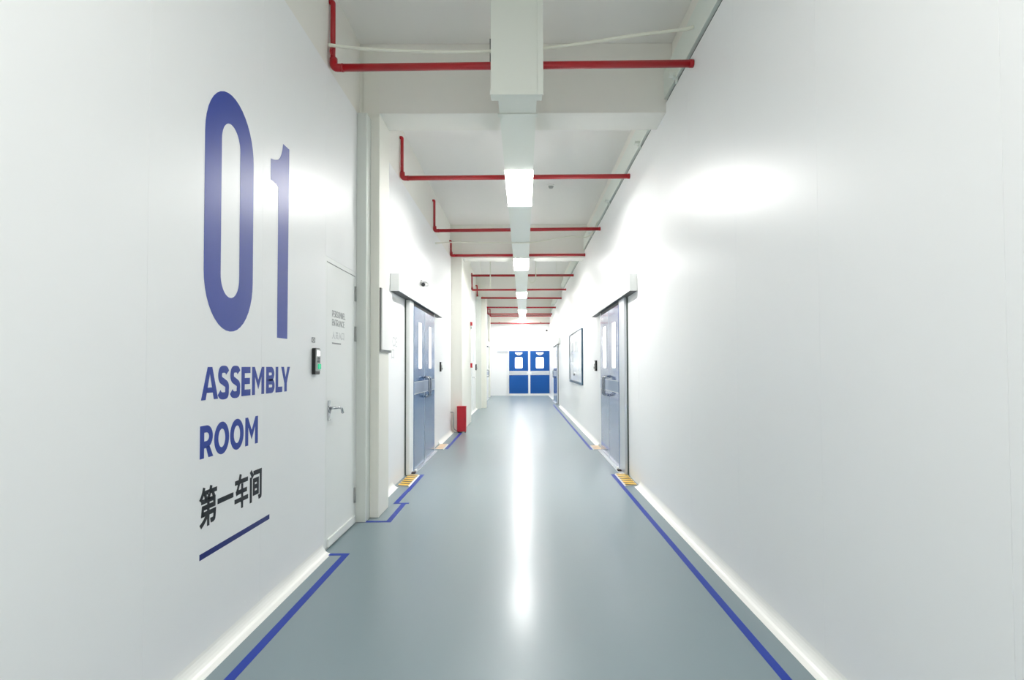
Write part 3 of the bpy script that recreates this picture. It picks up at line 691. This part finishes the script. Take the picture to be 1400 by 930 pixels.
# ------------------------------------------------------------------ red cabinet on the floor
a_ = thing('fire_cabinet', (-1.21, 12.02, 0), 'red metal fire equipment box standing on the floor against the boxed pillar', 'cabinet')
bm = BM(); box(bm, -1.305, -1.123, 11.97, 12.095, .02, .525, .004); bd = obj('cabinet_body', bm, 'redbox', a_)
bm = BM(); box(bm, -1.298, -1.130, 11.957, 11.9695, .035, .505, .003); dr = obj('cabinet_door', bm, 'redbox', a_)
bm = BM(); box(bm, -1.150, -1.142, 11.945, 11.9565, .25, .31, .002); obj('cabinet_latch', bm, 'dark', dr)
bm = BM(); box(bm, -1.310, -1.118, 11.95, 12.097, .5255, .54, .004); obj('cabinet_lid', bm, 'redbox', a_)
for x in (-1.295, -1.15):
    bm = BM(); box(bm, x, x+.02, 11.98, 12.08, .0005, .0195); obj('foot', bm, 'dark', a_)
bm = BM(); tube(bm, fillet([(-1.375, 11.95, .42), (-1.375, 11.95, .09), (-1.31, 11.99, .03)], .07), .009, 8)
tube(bm, [(-1.439, 11.95, .42), (-1.375, 11.95, .42)], .009, 8)
obj('reflection_line', bm, 'grey_text', a_)  # grey tube drawn for the outline of the box's reflection in the wall

# ------------------------------------------------------------------ floor plates and tapes
def plate(x0, x1, y0, y1, m, label):
    P = thing('floor_plate', ((x0+x1)/2, (y0+y1)/2, 0), label, 'floor plate', 'striped plates at the sliding doors')
    bm = BM(); prism(bm, [(x0, .0005), (x1, .0005), (x1-.012, .010), (x0+.012, .010)], 'y', y0, y1); obj('plate_body', bm, 'alu', P)
    bm = BM(); box(bm, x0+.014, x1-.014, y0+.012, y1-.012, .0102, .0115); obj('striped_cover', bm, m, P)
plate(-1.41, -1.258, 6.615, 7.30, 'hazard', 'yellow striped floor plate at the near foot of the left sliding door')
plate(-1.41, -1.258, 9.55, 10.19, 'peach', 'pale striped floor plate beyond the left sliding door')
plate(1.162, 1.318, 6.60, 7.33, 'hazard', 'yellow striped floor plate at the near foot of the right sliding door')
plate(1.162, 1.318, 9.45, 9.93, 'peach', 'pale striped floor plate beyond the right sliding door')

def tape(pieces, label):
    bm = BM()
    for (x0, x1, y0, y1) in pieces: box(bm, x0, x1, y0, y1, .0004, .0012)
    tag(obj('floor_tape', bm, 'tape'), label, 'floor tape', 'blue floor tapes')
W = .047
tape([(-1.241-W, -1.241, -4.9, 4.225), (-1.386, -1.241, 4.225, 4.272)], 'blue floor tape beside the near left wall ending at the single door')
tape([(-1.425, -1.134, 5.115, 5.160), (-1.134-W, -1.134, 5.160, 5.80), (-1.262, -1.110, 5.80, 5.84), (-1.262, -1.262+W, 5.84, 6.35), (-1.256, -1.256+W, 6.35, 7.36)], 'zigzag blue floor tape around the foot of the nearest pillar')
tape([(-1.245, -1.245+W, 9.62, 11.94)], 'blue floor tape from the left sliding door to the red cabinet')
tape([(1.119-.004, 1.162-.002, -4.9, 7.34)], 'long blue floor tape beside the right wall in the foreground')
tape([(1.115, 1.160, 9.5, 20.5)], 'far blue floor tape beside the right wall beyond the sliding door')

# ------------------------------------------------------------------ added unseen fill lights behind and above the viewer
def area(name, loc, sx, sy, power, col=(1, .985, .955)):
    l = bpy.data.lights.new(name, 'AREA'); l.shape = 'RECTANGLE'; l.size = sx; l.size_y = sy
    l.energy = power; l.color = col
    o = bpy.data.objects.new(name, l); COL.objects.link(o); o.location = loc
    return o
area('rear_fill_light', (0, -3.2, 4.0), .3, 1.3, 16)  # unseen lamp added to brighten the near walls from behind
area('overhead_fill_light', (0, .2, 4.15), .3, 1.3, 17)  # added fill above the camera, out of view, lifting the nearby panels

w = bpy.data.worlds.new('World'); SC.world = w; w.use_nodes = True
w.node_tree.nodes['Background'].inputs[0].default_value = (.6, .62, .65, 1)
w.node_tree.nodes['Background'].inputs[1].default_value = .05

# ------------------------------------------------------------------ camera
cam = bpy.data.cameras.new('Camera'); co = bpy.data.objects.new('Camera', cam); COL.objects.link(co)
cam.sensor_width = 36; cam.lens = 36*800/1400
PITCH, ROLL = math.radians(1.5), math.radians(.2)
cam.shift_x = -(712-700)/1400; cam.shift_y = (501-800*math.tan(PITCH)-465)/1400
cam.clip_start = .05; cam.clip_end = 100
co.matrix_world = Matrix.Translation((0, 0, 1.35)) @ Matrix.Rotation(PI/2+PITCH, 4, 'X') @ Matrix.Rotation(-ROLL, 4, 'Z')
SC.camera = co

SC.view_settings.view_transform = 'Standard'
SC.view_settings.look = 'None'
SC.view_settings.gamma = 1
SC.view_settings.use_curve_mapping = False
SC.view_settings.exposure = 2.03
try:
    SC.cycles.use_denoising = True
    SC.cycles.max_bounces = 16
    SC.cycles.diffuse_bounces = 10
    SC.cycles.glossy_bounces = 6
    SC.cycles.sample_clamp_indirect = 8
except Exception:
    pass
